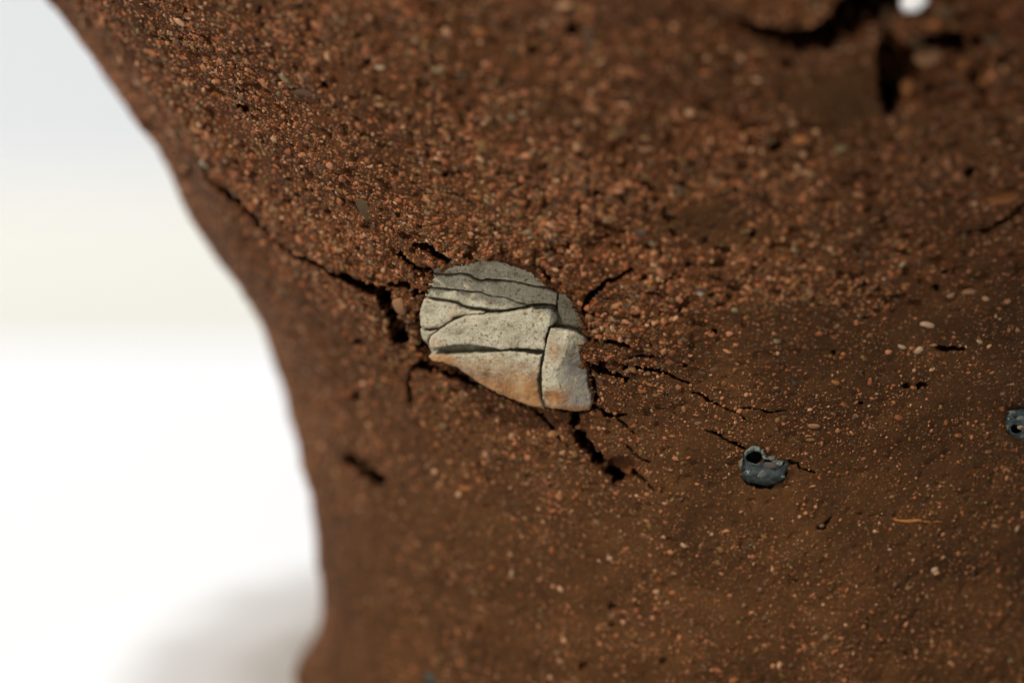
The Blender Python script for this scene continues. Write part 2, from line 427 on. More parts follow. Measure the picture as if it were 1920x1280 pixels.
fine_t = np.concatenate([np.arange(-1.75, -0.95, 0.0037), np.arange(-0.95, -0.02, 0.0020), np.arange(-0.02, 0.50, 0.0033)])
TH = np.concatenate([fine_t, np.linspace(0.52, 2 * math.pi - 1.78, 90)])
ZZ = np.concatenate([np.arange(ZT, -690, 14), np.arange(-690, -330, 3.4), np.arange(-330, 285, 1.95), np.arange(285, 760, 3.3), np.arange(762, 1180, 12)])
nt, nz = len(TH), len(ZZ)
TT, Zg = np.meshgrid(TH, ZZ)
Rg = Rz(Zg)
X0 = np.stack([Rg * np.sin(TT), -Rg * np.cos(TT), Zg], -1)
NRM = wall_normal(X0)
PX, PY, _ = project(X0)
front = ((CAM - X0) * NRM).sum(-1) > -400
PXm = np.where(front & (TT < 0.6), PX, -9000.0)

# where the wall is coarse and crumbly (upper left and round the stone) and where it is slipped smooth
line_y = np.interp(PX, [0, 380, 500, 650, 760, 850, 1000, 1120, 1300, 1500, 1900], [250, 300, 440, 530, 600, 700, 700, 690, 640, 560, 520])
wob = 60 * noise(X0, 160, 5)
rough = sstep(70, -70, PY - line_y + wob)
rough = rough * (0.55 + 0.45 * sstep(-0.25, 0.35, noise(X0, 210, 8)))
halo = np.exp(-((PX - 960) ** 2 / 300 ** 2 + (PY - 640) ** 2 / 190 ** 2))
rough = np.clip(rough + 0.75 * halo * front, 0, 1)
smooth_patch = np.exp(-((PX - 1560) / 110) ** 2 - ((PY - 190) / 75) ** 2) + 1.25 * np.exp(-((PX - 1328) / 72) ** 2 - ((PY - 412) / 42) ** 2)
rough = rough * (1 - np.clip(smooth_patch, 0, 1) * 0.9)
fine = front & (PX > -200) & (PX < 2100) & (PY > -200) & (PY < 1400)

disp = 8 * noise(X0, 190, 1) + (4 + 3 * rough) * noise(X0, 75, 2)
disp += (0.9 + 4.3 * rough) * noise(X0, 26, 3)
disp += (0.7 + 3.5 * rough) * noise(X0, 12, 4)
disp += (0.5 + 2.4 * rough) * noise(X0, 6.5, 6)
# small craters where grit has fallen out of the coarse wall
pitn = noise(X0, 15, 21)
disp -= (3 + 14 * rough) * sstep(0.42, 0.70, pitn)
# throwing ridges round the pot
disp += 1.6 * np.sin(Zg / 17 + 1.5 * noise(X0, 300, 9)) * sstep(500, 900, PY) * (0.5 + 0.5 * noise(X0, 260, 10))
# crumbly lumps left of the stone and over its top edge
lump = np.exp(-((PX - 735) / 62) ** 2 - ((PY - 575) / 85) ** 2) + 0.9 * np.exp(-((PX - 905) / 130) ** 2 - ((PY - 455) / 30) ** 2)
disp += lump * (9 * noise(X0, 30, 12) + 6 * noise(X0, 14, 13) + 5)
# coarse crumbling mass in the top right corner
mass = sstep(1650, 1690, PX) * sstep(215, 175, PY) * front
disp += mass * (14 + 30 * noise(X0, 52, 15) + 18 * noise(X0, 23, 16))
# the pressed lip under the long gouge at the top
lip = np.exp(-((PY - np.interp(PX, [1380, 1520, 1660], [95, 86, 40])) / 34) ** 2) * sstep(1400, 1520, PX) * sstep(1670, 1630, PX)
disp += 16 * lip * front
lobe = sstep(-6, -30, PY - np.interp(PX, [1380, 1450, 1500, 1540, 1590, 1660], [44, 48, 48, 34, 4, -40])) * sstep(1330, 1430, PX) * sstep(1720, 1660, PX) * sstep(-160, -60, PY)
disp += 34 * lobe * front
# the step of the long crack: upper side stands over the lower
sd = PY - np.interp(PX, [376, 446, 491, 550, 628, 700, 750], [303, 378, 425, 474, 511, 540, 600])
step = sstep(10, -4, sd) * sstep(-110, -10, sd) * sstep(360, 420, PX) * sstep(800, 700, PX)
disp += 8 * step * front

wx = PXm + 2.6 * n2(PX, PY, 8, 31) + 1.1 * n2(PX, PY, 4, 39) + 2.2 * n2(PX, PY, 22, 32)
wy = PY + 2.6 * n2(PX, PY, 8, 33) + 1.1 * n2(PX, PY, 4, 40) + 2.2 * n2(PX, PY, 22, 34)
wjit = n2(PX, PY, 11, 35)
wj2 = n2(PX, PY, 4.5, 36)
wj3 = n2(PX, PY, 17, 37)
cut = np.zeros_like(disp)
for pts, w0, w1, dep in CR:
    xs = [p[0] for p in pts]; ys = [p[1] for p in pts]
    sel = (PXm > min(xs) - 60) & (PXm < max(xs) + 60) & (PY > min(ys) - 60) & (PY < max(ys) + 60)
    if not sel.any(): continue
    d, t = seg_dist(wx[sel], wy[sel], pts)
    t = t / (len(pts) - 1)
    tap = np.clip(np.minimum(t + 0.12, 1.12 - t) / 0.3, 0, 1) if max(w0, w1) < 9 else 1.0
    w = 1.08 * (w0 + (w1 - w0) * t) * (1 + 0.42 * wjit[sel] + 0.30 * wj2[sel]) * tap
    e = max(1.2, 0.09 * max(w0, w1))
    c = 1.7 * dep * np.clip((1.2 if len(pts) > 10 else 0.75) + 0.9 * wj3[sel] + 0.35 * wj2[sel], 0.12, 1.25) * sstep(e, -e, d - w / 2)
    cut[sel] = np.maximum(cut[sel], c)
for x, y, r in PITS:
    sel = (np.abs(PXm - x) < 50) & (np.abs(PY - y) < 50)
    if not sel.any(): continue
    d = np.hypot(wx[sel] - x, (wy[sel] - y) * 1.2)
    cut[sel] = np.maximum(cut[sel], (4.0 if y < 930 else 1.3) * r * sstep(r * 1.15, r * 0.55, d))
# reddish hollow at the end of the lower crack, and the dished spot under the slag
cav = [(1140, 861), (1152, 856), (1180, 851), (1194, 868), (1198, 884), (1182, 896), (1160, 898)]
sel = (PXm > 1080) & (PXm < 1260) & (PY > 800) & (PY < 950)
sd_ = poly_sdf(wx[sel], wy[sel], cav)
cut[sel] = np.maximum(cut[sel], (20 + 6 * n2(PX[sel], PY[sel], 9, 77)) * sstep(2, -2, sd_))
# black hollow broken out of the top right corner
hol = [(1646, 46), (1700, 50), (1776, 46), (1774, 84), (1722, 92), (1704, 128), (1686, 176), (1662, 190), (1650, 120)]
sel = (PXm > 1600) & (PXm < 1820) & (PY > 0) & (PY < 240)
hx_ = wx[sel] + 9 * n2(PX[sel], PY[sel], 26, 78); hy_ = wy[sel] + 9 * n2(PX[sel], PY[sel], 26, 79)
cut[sel] = np.maximum(cut[sel], 130 * sstep(3, -3, poly_sdf(hx_, hy_, hol)))
# socket of the stone
sel = (PXm > 700) & (PXm < 1200) & (PY > 400) & (PY < 850)
sx = PXm[sel] + 1.8 * n2(PX[sel], PY[sel], 12, 41); sy = PY[sel] + 1.8 * n2(PX[sel], PY[sel], 12, 42)
so = poly_sdf(sx, sy, STONE_OUT)
grow = 1.5 + 2.5 * n2(PX[sel], PY[sel], 30, 43)
soc = 95 * sstep(2.2, -2.2, so - grow)
sock_full = np.zeros_like(disp); sock_full[sel] = soc
cut = np.maximum(cut, sock_full)
# the wall stands up a little over the stone's top edge
tl = np.zeros_like(disp)
tl[sel] = np.exp(-(np.maximum(so, 0) / 26) ** 2) * sstep(560, 500, PY[sel]) * sstep(790, 830, PX[sel]) * sstep(1110, 1050, PX[sel])
disp += 6 * tl
# and lies low along its lower left edge
ll = np.zeros_like(disp)
ll[sel] = np.exp(-(np.maximum(so, 0) / 30) ** 2) * sstep(640, 690, PY[sel]) * sstep(1060, 1000, PX[sel])
disp -= 9 * ll

TOCAM = CAM - X0
TOCAM /= np.linalg.norm(TOCAM, axis=-1, keepdims=True)
CUTD = 0.22 * NRM + 0.78 * TOCAM            # the cracks run slantwise into the wall
CUTD /= np.linalg.norm(CUTD, axis=-1, keepdims=True)
XB = X0 + NRM * disp[..., None] - CUTD * cut[..., None]
# inside of the pot: rim, inner wall and floor rows, then the underside
def ring(r, z): return np.stack([r * np.sin(TH), -r * np.cos(TH), np.full(nt, z)], -1)
zr = ZZ[-1]; rr = Rz(zr)
inner = [ring(rr - 30, zr + 24), ring(rr - 110, zr + 30), ring(rr - 190, zr + 8)] + [ring(Rz(z) - 215, z) for z in (1000, 800, 600, 400, 200, 0, -200, -400, -600)] + [ring(600, -690), ring(300, -715), ring(1, -720)]
bottom = [ring(1, ZT + 1), ring(500, ZT + 1), ring(Rz(ZT) - 25, ZT + 1)]
allr = np.concatenate([np.stack(bottom), XB, np.stack(inner)], 0)
nr = allr.shape[0]
idx = np.arange(nr * nt).reshape(nr, nt)
nxt = np.roll(idx, -1, axis=1)
quads = np.stack([idx[:-1], nxt[:-1], nxt[1:], idx[1:]], -1).reshape(-1, 4)
me = mesh('clay_pot', allr.reshape(-1, 3), quads, M_CLAY)
nb, ni = len(bottom), len(inner)
redmap = np.clip(rough * 0.75 + 0.35 * np.exp(-((PX - 500) / 330) ** 2 - ((PY - 330) / 330) ** 2) + 0.9 * (np.exp(-((PX - 1172) / 26) ** 2 - ((PY - 876) / 22) ** 2)) + 0.35 * mass + 0.4 * lip, 0, 1) * (1 - 0.8 * np.clip(smooth_patch, 0, 1))
redmap = np.where(front, redmap, 0.3)
fattr(me, 'red', np.concatenate([np.full((nb, nt), .2), redmap, np.full((ni, nt), .2)]).ravel())
pot = link('clay_pot', me, label='cracked brown clay pot with a narrow waist and coarse reddish grit', cat='pot')

# ------------------------------------------------------------------ grit grains set in the wall
def ico(sub):
    import bmesh
    bm = bmesh.new(); bmesh.ops.create_icosphere(bm, subdivisions=sub, radius=1.0)
    V = np.array([v.co[:] for v in bm.verts]); F = np.array([[v.index for v in f.verts] for f in bm.faces])
    bm.free(); return V, F
def frame(n):
    a = np.where(np.abs(n[..., 2:3]) < 0.9, np.array([0, 0, 1.0]), np.array([1.0, 0, 0]))
    u = np.cross(a, n); u /= np.linalg.norm(u, axis=-1, keepdims=True)
    return u, np.cross(n, u)

dth = np.gradient(TH)[None, :] * np.ones((nz, 1)); dz = np.gradient(ZZ)[:, None] * np.ones((1, nt))
area = np.abs(Rg * dth * dz)
ok = fine & (TT > -1.74) & (TT < 0.5) & (PX > -80) & (PX < 1990) & (PY > -70) & (PY < 1330) & (cut < 5)
wgt = np.where(ok, area * (0.55 + 1.0 * rough) * (1 + 0.9 * np.clip(noise(X0, 90, 51), -0.7, 1)), 0)
wgt[sock_full > 0] = 0
wgt *= 1 - 0.93 * np.clip(smooth_patch, 0, 1)
cdf = np.cumsum(wgt.ravel()); cdf /= cdf[-1]
NG = 78000
pick = np.searchsorted(cdf, rng.random(NG))
rad = np.clip(np.exp(rng.normal(0.48, 0.56, NG)), 0.9, 9.5)
rl = rough.ravel()[pick]
rad *= 0.86 + 0.42 * rl
order = np.argsort(-rad)
pick = pick[order]; rad = rad[order]
base = XB.reshape(-1, 3)[pick]; nn = NRM.reshape(-1, 3)[pick]
u, v = frame(nn)
jt = rng.normal(0, 0.8, (NG, 2))
base = base + u * jt[:, :1] + v * jt[:, 1:]

# the largest: single grains
SV, SF = ico(2)
def lump_mesh(seed, mat):
    V = SV.copy()
    rs = np.random.default_rng(seed)
    for _ in range(11):
        q = rs.normal(size=3); q /= np.linalg.norm(q)
        over = np.maximum(V @ q - rs.uniform(0.62, 0.86), 0)
        V = V - over[:, None] * q
    s = 1.12 + 0.20 * noise(V, 0.9, seed) + 0.10 * noise(V, 0.35, seed + 50)
    V = V * s[:, None] * np.array([1.0, 0.72 + 0.06 * (seed % 5), 0.78])
    return mesh('grain', V, SF, mat)
def place(me, name, c, n, r, spin, parent, flat=1.0, stretch=1.0):
    u_, v_ = frame(n[None])
    u_, v_ = u_[0], v_[0]
    a = math.cos(spin) * u_ + math.sin(spin) * v_; b_ = np.cross(n, a)
    from mathutils import Matrix
    o = link(name, me, parent)
    M = Matrix(((a[0] * r * stretch, b_[0] * r, n[0] * r * flat, c[0] * P), (a[1] * r * stretch, b_[1] * r, n[1] * r * flat, c[1] * P), (a[2] * r * stretch, b_[2] * r, n[2] * r * flat, c[2] * P), (0, 0, 0, 1)))
    o.matrix_basis = M
    return o
grain_me = [lump_mesh(k, M_GRAIN) for k in range(8)]
NBIG = 245
for k in range(NBIG):
    r = rad[k]
    place(grain_me[k % 8], 'grain', base[k] - nn[k] * r * 0.38, nn[k], r, rng.random() * 6.28, pot, 0.9, 1 + 0.5 * rng.random())

# grains that can be told apart one by one: px, py, half-width, half-height, kind
SPECIAL = [(580, 172, 27, 12, 'grey'), (684, 392, 19, 25, 'olive'), (390, 303, 9, 8, 'white'), (1102, 78, 21, 28, 'grey'), (1880, 370, 26, 13, 'orange'),
           (1740, 95, 19, 17, 'tan'), (1697, 148, 13, 17, 'orange'), (1802, 114, 15, 16, 'orange'), (1722, 78, 11, 12, 'olive'), (1745, 26, 15, 12, 'orange'), (1764, 8, 16, 13, 'olive'), (1695, 36, 11, 9, 'orange'), (1664, 20, 12, 15, 'grey'), (1788, 152, 13, 11, 'grey'), (1858, 55, 15, 13, 'olive'),
           (1740, 610, 13, 11, 'cream'), (1692, 652, 9, 7, 'cream'), (1723, 658, 9, 8, 'cream'), (1751, 648, 7, 5, 'tan'), (1837, 640, 7, 7, 'cream'), (1785, 557, 8, 8, 'cream'), (1817, 546, 12, 9, 'tan'),
           (1311, 553, 9, 7, 'white'), (1330, 549, 10, 7, 'tan'), (1480, 572, 7, 7, 'cream'), (1519, 551, 7, 11, 'tan'), (1527, 798, 12, 6, 'tan'), (1470, 779, 6, 6, 'grey'), (1567, 716, 9, 8, 'orange'),
           (1864, 678, 7, 6, 'grey'), (1261, 815, 6, 5, 'orange'), (1282, 1022, 7, 6, 'cream'), (714, 127, 9, 7, 'cream'), (714, 190, 10, 8, 'tan'), (834, 197, 10, 10, 'orange'), (664, 190, 7, 11, 'orange'),
           (686, 250, 9, 6, 'tan'), (1022, 54, 10, 10, 'tan'), (902, 62, 12, 9, 'orange'), (1207, 260, 11, 10, 'tan'), (1085, 224, 8, 9, 'cream'), (1210, 282, 12, 9, 'tan'), (784, 321, 7, 6, 'tan'), (896, 365, 10, 8, 'orange'),
           (870, 407, 8, 8, 'orange'), (822, 362, 9, 10, 'orange'), (1700, 322, 9, 12, 'tan'), (1695, 293, 10, 9, 'orange'), (1515, 322, 14, 12, 'tan'), (1300, 350, 13, 12, 'orange'), (1482, 345, 14, 11, 'orange'), (1500, 262, 13, 12, 'orange'),
           (1698, 240, 12, 14, 'orange'), (1864, 316, 10, 11, 'tan'), (1610, 362, 11, 10, 'tan'), (1855, 1220, 7, 7, 'tan'), (1755, 1070, 7, 7, 'cream'), (1868, 986, 8, 7, 'tan'), (1908, 990, 6, 8, 'cream'), (1704, 1102, 6, 5, 'tan'),
           (1667, 1027, 4, 4, 'cream'), (1433, 1212, 9, 6, 'tan'), (1550, 1194, 8, 8, 'tan'), (870, 914, 13, 9, 'orange'), (806, 1272, 16, 14, 'teal'), (1143, 1047, 6, 5, 'cream'), (960, 1074, 7, 9, 'cream'), (1048, 1240, 10, 10, 'tan'),
           (548, 160, 10, 7, 'tan'), (620, 352, 9, 7, 'orange'), (517, 390, 11, 9, 'tan'), (555, 513, 10, 11, 'grey'), (640, 465, 9, 9, 'tan'), (704, 590, 11, 11, 'tan'), (755, 566, 12, 16, 'tan'), (1117, 618, 6, 6, 'tan'), (1109, 777, 5, 5, 'orange'), (1083, 804, 8, 5, 'orange'),
           (1254, 734, 6, 9, 'grey'), (1238, 734, 7, 4, 'tan'), (1282, 767, 4, 7, 'tan'), (1305, 778, 5, 4, 'tan'), (1218, 720, 6, 6, 'orange'), (1376, 1276, 9, 8, 'orange'), (1258, 878, 5, 5, 'tan'), (1137, 902, 5, 5, 'tan')]
peb_me = {}
for k, (x, y, rx, ry, kind) in enumerate(SPECIAL):
    c = surf_hit(np.array([x]), np.array([y]))[0]; n = wall_normal(c[None])[0]
    j = ((PXm - x) ** 2 + (PY - y) ** 2).argmin()
    h = np.clip((disp - np.minimum(cut, 8)).ravel()[j], -8, 26)
    key = (kind, k % 3)
    if key not in peb_me: peb_me[key] = lump_mesh(20 + 7 * (k % 3), M_PEB[kind])
    cosv = max(0.35, abs(n @ VIEW))
    u_, v_ = frame(n[None])
    big = max(rx, ry) > 15
    o = place(peb_me[key], 'grain', c + n * (h - (0 if big else 0.25 * min(rx, ry))), n, min(rx, ry) * (1.12 if max(rx, ry) > 15 else 0.98), (0 if rx >= ry else math.pi / 2) + rng.normal(0, .15), pot, (0.35 if kind in ('grey', 'olive') and big else 0.9), max(rx, ry) / min(rx, ry) / (0.9 if rx < ry else cosv ** .5))

# the rest: too many to pick apart
IV, IF = ico(1)
rb = rad[NBIG:]; nbm = len(rb)
an = rng.random(nbm) * 6.28
ca, sa = np.cos(an)[:, None], np.sin(an)[:, None]
ua = u[NBIG:] * ca + v[NBIG:] * sa; va = -u[NBIG:] * sa + v[NBIG:] * ca
sc = np.stack([1 + 0.55 * rng.random(nbm), 0.72 + 0.3 * rng.random(nbm), 0.75 + 0.3 * rng.random(nbm)], 1) * rb[:, None]
lv = IV[None] * (1 + rng.uniform(-0.26, 0.26, (nbm, len(IV), 1)))
GV = (base[NBIG:] + nn[NBIG:] * (rb * (-0.38 + 0.45 * rng.random(nbm)))[:, None])[:, None] + lv[..., :1] * (ua * sc[:, :1])[:, None] + lv[..., 1:2] * (va * sc[:, 1:2])[:, None] + lv[..., 2:] * (nn[NBIG:] * sc[:, 2:])[:, None]
GF = IF[None] + (np.arange(nbm) * len(IV))[:, None, None]
link('grit', mesh('grit', GV.reshape(-1, 3), GF.reshape(-1, 3), M_GRIT, False), pot, kind='stuff')

# ------------------------------------------------------------------ the stone
SC = surf_hit(np.array([938.0]), np.array([632.0]))[0]
NV = wall_normal(SC[None])[0]
TOC = CAM - SC; TOC /= np.linalg.norm(TOC)
NS = 0.42 * NV + 0.58 * TOC; NS /= np.linalg.norm(NS)
ROOT = SC + NS * 4.0

def stone_pt(px, py, h):
    """point on the stone's own plane raised by h, seen at that pixel"""
    v_ = ray(px, py)
    t = ((ROOT + NS * np.asarray(h)[..., None] - CAM) * NS).sum(-1) / (v_ @ NS)
    return CAM + v_ * t[..., None]

def resample(poly, step, jit, seed):
    out = []
    n = len(poly)
    for k in range(n):
        a = np.array(poly[k], float); b_ = np.array(poly[(k + 1) % n], float)
        m = max(1, int(round(np.linalg.norm(b_ - a) / step)))
        for i in range(m): out.append(a + (b_ - a) * i / m)
    out = np.array(out)
    out[:, 0] += jit * n2(out[:, 0], out[:, 1], 7, seed) + 0.6 * jit * n2(out[:, 0], out[:, 1], 3.1, seed + 2)
    out[:, 1] += jit * n2(out[:, 0], out[:, 1], 7, seed + 1) + 0.6 * jit * n2(out[:, 0], out[:, 1], 3.1, seed + 3)
    return out

def fragment(poly, hfun, depth, seed, rnd=3.0, jit=0.9, step=1.7, shrink=0.0, inset=0.0, stain=None, cool=None, relief=1.0, ptf=None, mat=None, name='fragment', parent=None):
    ptf = ptf or stone_pt
    B = resample(poly, step, jit, seed)
    if inset:
        tg = np.roll(B, -1, 0) - np.roll(B, 1, 0); tg /= np.linalg.norm(tg, axis=1, keepdims=True) + 1e-9
        ar = 0.5 * np.sum(B[:, 0] * np.roll(B[:, 1], -1) - np.roll(B[:, 0], -1) * B[:, 1])
        nv_ = np.stack([-tg[:, 1], tg[:, 0]], 1) * (1 if ar > 0 else -1)
        B = B + nv_ * (inset * np.clip(0.55 + 1.3 * n2(B[:, 0], B[:, 1], 24, seed + 30) + 0.5 * n2(B[:, 0], B[:, 1], 8, seed + 31), 0.0, 2.2))[:, None]
    pl = [tuple(p) for p in B]
    nbd = len(B)
    x0, y0 = B.min(0); x1, y1 = B.max(0)
    gx, gy = np.meshgrid(np.arange(x0, x1, step), np.arange(y0, y1, step))
    gx = gx.ravel() + rng.uniform(-.4, .4, gx.size); gy = gy.ravel() + rng.uniform(-.4, .4, gy.size)
    d = poly_sdf(gx, gy, pl)
    k = d < -0.75 * step
    pts = np.concatenate([B, np.stack([gx[k], gy[k]], 1)])
    vs, es, fs, ov, oe, of = delaunay_2d_cdt([Vector((float(a), float(b_))) for a, b_ in pts], [(i, (i + 1) % nbd) for i in range(nbd)], [], 1, 1e-4)
    vp = np.array([[q.x, q.y] for q in vs])
    dist = np.maximum(-poly_sdf(vp[:, 0], vp[:, 1], pl), 0)
    x, y = vp[:, 0], vp[:, 1]
    w = rnd * (1 + 0.5 * n2(x, y, 14, seed + 9))
    q = np.clip(dist / w, 0, 1)
    h = hfun(x, y) - w * (1 - np.sqrt(np.clip(1 - (1 - q) ** 2, 0, 1)))
    h = h + relief * (1.5 * n2(x, y, 26, seed + 4) + 0.8 * n2(x, y, 10, seed + 5) + 0.45 * n2(x, y, 4.5, seed + 6))
    st = 2.2 * n2(x, y, 30, seed + 7) + 1.1 * n2(x, y, 11, seed + 8)
    h = h + relief * 0.9 * (np.floor(st) + sstep(0.0, 0.22, st - np.floor(st)))
    top = ptf(x, y, h)
    # boundary of the triangulation, walls and back
    from collections import Counter
    cnt = Counter()
    for f in fs:
        for a in range(len(f)):
            cnt[(f[a], f[(a + 1) % len(f)])] += 1
    bed = [(a, b_) for (a, b_) in cnt if (b_, a) not in cnt]
    bv = sorted({a for e in bed for a in e})
    rows = 3
    Vs = [top]; mp = {v_: v_ for v_ in bv}; F_ = [list(f) for f in fs]; off = len(top)
    cen = np.array([x.mean(), y.mean()])
    for r_ in range(1, rows + 1):
        hh = h[bv] - depth * (r_ / rows) ** 1.5 - 2 * r_
        sxy = vp[bv] + shrink * r_ * (cen - vp[bv]) / (np.linalg.norm(cen - vp[bv], axis=1, keepdims=True) + 1e-6)
        # straight down along the stone's depth: keep the foot under the top edge
        ring_ = ptf(sxy[:, 0], sxy[:, 1], h[bv]) + (hh - h[bv])[:, None] * NS + 0.8 * noise(top[bv], 9, seed + 20 + r_)[:, None] * NV
        new = {v_: off + i for i, v_ in enumerate(bv)}
        Vs.append(ring_); off += len(bv)
        for a, b_ in bed: F_.append([mp[b_], mp[a], new[a], new[b_]])
        mp = new
    loop = {a: b_ for a, b_ in bed}
    a = bed[0][0]; cap = []
    while len(cap) <= len(bv):
        cap.append(mp[a]); a = loop[a]
        if mp[a] == cap[0]: break
    F_.append(cap)
    Vall = np.concatenate(Vs)
    m_ = mesh(name, Vall, F_, mat or M_STONE)
    import bmesh
    bm = bmesh.new(); bm.from_mesh(m_); bmesh.ops.recalc_face_normals(bm, faces=bm.faces[:]); bm.to_mesh(m_); bm.free()
    ns_ = len(Vall)
    for nm, fn in (('stain', stain), ('cool', cool)):
        a_ = np.zeros(ns_)
        if fn is not None: a_[:len(top)] = fn(x, y)
        fattr(m_, nm, a_)
    return m_

def Z1(l): return [(640 + x / 3, 400 + y / 3) for x, y in l]
crack1 = [(520, 338), (560, 341), (600, 348), (630, 342), (680, 338), (720, 346), (750, 366), (790, 378), (820, 372), (900, 375), (980, 383), (1040, 398), (1100, 410), (1165, 416)]
thin = [(488, 412), (580, 424), (680, 432), (720, 438), (780, 440), (850, 466), (930, 473), (980, 497), (1045, 519)]
def sh(l, dx, dy): return [(x + dx, y + dy) for x, y in l]
FR = {}
FR['top'] = Z1([(508, 300), (600, 262), (800, 225), (960, 225), (1090, 262), (1165, 350), (1180, 410)] + sh(crack1, 0, -2)[::-1])
FR['upper'] = Z1(sh(crack1, 0, 4) + [(1215, 446), (1208, 518), (1150, 505), (1075, 506), (1048, 511)] + sh(thin, 0, -2)[::-1][1:] + [(494, 380)])
FR['lower'] = Z1(sh(thin, 0, 2) + [(980, 530), (920, 543), (850, 539), (780, 531), (690, 514), (660, 495), (560, 482), (468, 463)])
FR['left'] = Z1([(466, 479), (560, 499), (650, 513), (676, 533), (730, 548), (806, 558), (800, 566), (740, 571), (680, 576), (634, 588), (620, 603), (560, 640), (500, 648), (446, 638), (438, 570), (448, 520)])
FR['corner'] = Z1([(444, 646), (500, 655), (552, 648), (508, 690), (492, 722), (498, 752), (470, 722), (446, 685)])
FR['main'] = Z1([(504, 694), (560, 652), (630, 607), (690, 582), (760, 575), (850, 568), (960, 556), (1050, 539), (1120, 533), (1182, 537), (1212, 562), (1217, 600), (1192, 628), (1166, 638), (1152, 690), (1140, 768), (1060, 764), (980, 756), (900, 766), (830, 752), (740, 738), (660, 738), (560, 750), (502, 760), (490, 725)])
FR['low'] = Z1([(492, 802), (540, 792), (600, 794), (700, 793), (760, 788), (850, 783), (950, 774), (1000, 783), (1080, 789), (1129, 795), (1118, 850), (1107, 930), (1112, 1000), (1127, 1050), (1140, 1096), (1060, 1082), (980, 1053), (900, 1023), (820, 984), (760, 944), (700, 899), (640, 862), (560, 838), (508, 827)])
FR['right'] = Z1([(1177, 644), (1230, 655), (1310, 665), (1372, 690), (1408, 722), (1345, 765), (1352, 830), (1387, 880), (1392, 960), (1417, 1020), (1408, 1080), (1396, 1106), (1310, 1110), (1200, 1100), (1150, 1092), (1134, 1040), (1124, 960), (1129, 870), (1144, 780), (1160, 700)])
FR['sliver'] = Z1([(1222, 448), (1285, 445), (1330, 500), (1360, 560), (1370, 600), (1400, 660), (1310, 640), (1246, 622), (1222, 562), (1214, 530)])
def lin(c, gx, gy, x0=938, y0=632): return lambda x, y: c + gx * (x - x0) + gy * (y - y0)
HF = {
 'top': lin(-3, 0.0, 0.07), 'upper': lin(-4, -0.01, 0.03), 'lower': lin(-5, 0.015, 0.04), 'left': lin(-4, 0.05, -0.02),
 'corner': lin(-12, 0.10, -0.15, 800, 630), 'main': lambda x, y: 4 + 0.01 * (x - 938) - 0.02 * (y - 632) - 0.9 * np.maximum(x - (1031 - 0.12 * (y - 600)), 0) - 0.012 * np.maximum(830 - x, 0) ** 1.6,
 'low': lambda x, y: 0 - 0.10 * (y - 665) - 0.0011 * np.maximum(y - 670, 0) ** 2 - 0.004 * np.maximum(880 - x, 0) ** 1.3,
 'right': lambda x, y: 4 + 2.5 * n2(x, y, 40, 611) - 4.5 * np.exp(-((x - 1036) / 17) ** 2 - ((y - 744) / 8) ** 2) - 0.03 * (y - 660) - 0.46 * np.maximum(x - (1062 - 0.05 * (y - 640) - 16 * np.exp(-((y - 700) / 26) ** 2) + 7 * n2(x, y, 26, 613)), 0) + 3.5 * np.exp(-((x - 1040) / 16) ** 2 - ((y - 735) / 14) ** 2) - 0.5 * np.maximum(y - 760, 0),
 'sliver': lin(-20, -0.25, 0.0, 1070, 580)}
def st_low(x, y): return np.clip(0.12 + 0.40 * sstep(652, 742, y + 0.10 * (940 - x)) - 0.1 * sstep(940, 900, x) * 0 + 0.25 * sstep(870, 830, x), 0, 0.48)
def st_right(x, y): return np.clip(0.30 * np.exp(-((x - 1036) / 15) ** 2 - ((y - 745) / 9) ** 2) + 0.32 * np.exp(-((x - 1040) / 18) ** 2 - ((y - 655) / 34) ** 2) + 0.42 * np.exp(-((x - 1042) / 34) ** 2 - ((y - 742) / 20) ** 2) + 0.38 * sstep(750, 768, y), 0, 0.6)
def st_main(x, y): return 0.30 * np.exp(-((x - 815) / 22) ** 2 - ((y - 645) / 14) ** 2)
def st_left(x, y): return 0.26 * np.exp(-((x - 852) / 18) ** 2 - ((y - 588) / 10) ** 2) + 0.12 * np.exp(-((x - 812) / 16) ** 2 - ((y - 590) / 24) ** 2)
def co_right(x, y): return np.clip(sstep(1044, 1072, x + 0.1 * (y - 700) + 7 * n2(x, y, 20, 612)) * sstep(645, 675, y) * sstep(795, 760, y - 0.1 * (x - 1080)), 0, 1)
def co_main(x, y): return sstep(1027, 1036, x + 0.12 * (y - 600)) * 0.55
FLAB = {'top': 'pale sunken top slab of the stone', 'low': 'rust stained lower slab tapering to the left', 'right': 'right hand block with a blue grey face and rusty spots', 'main': 'wide pale middle slab', 'sliver': 'small pale sliver at the upper right'}
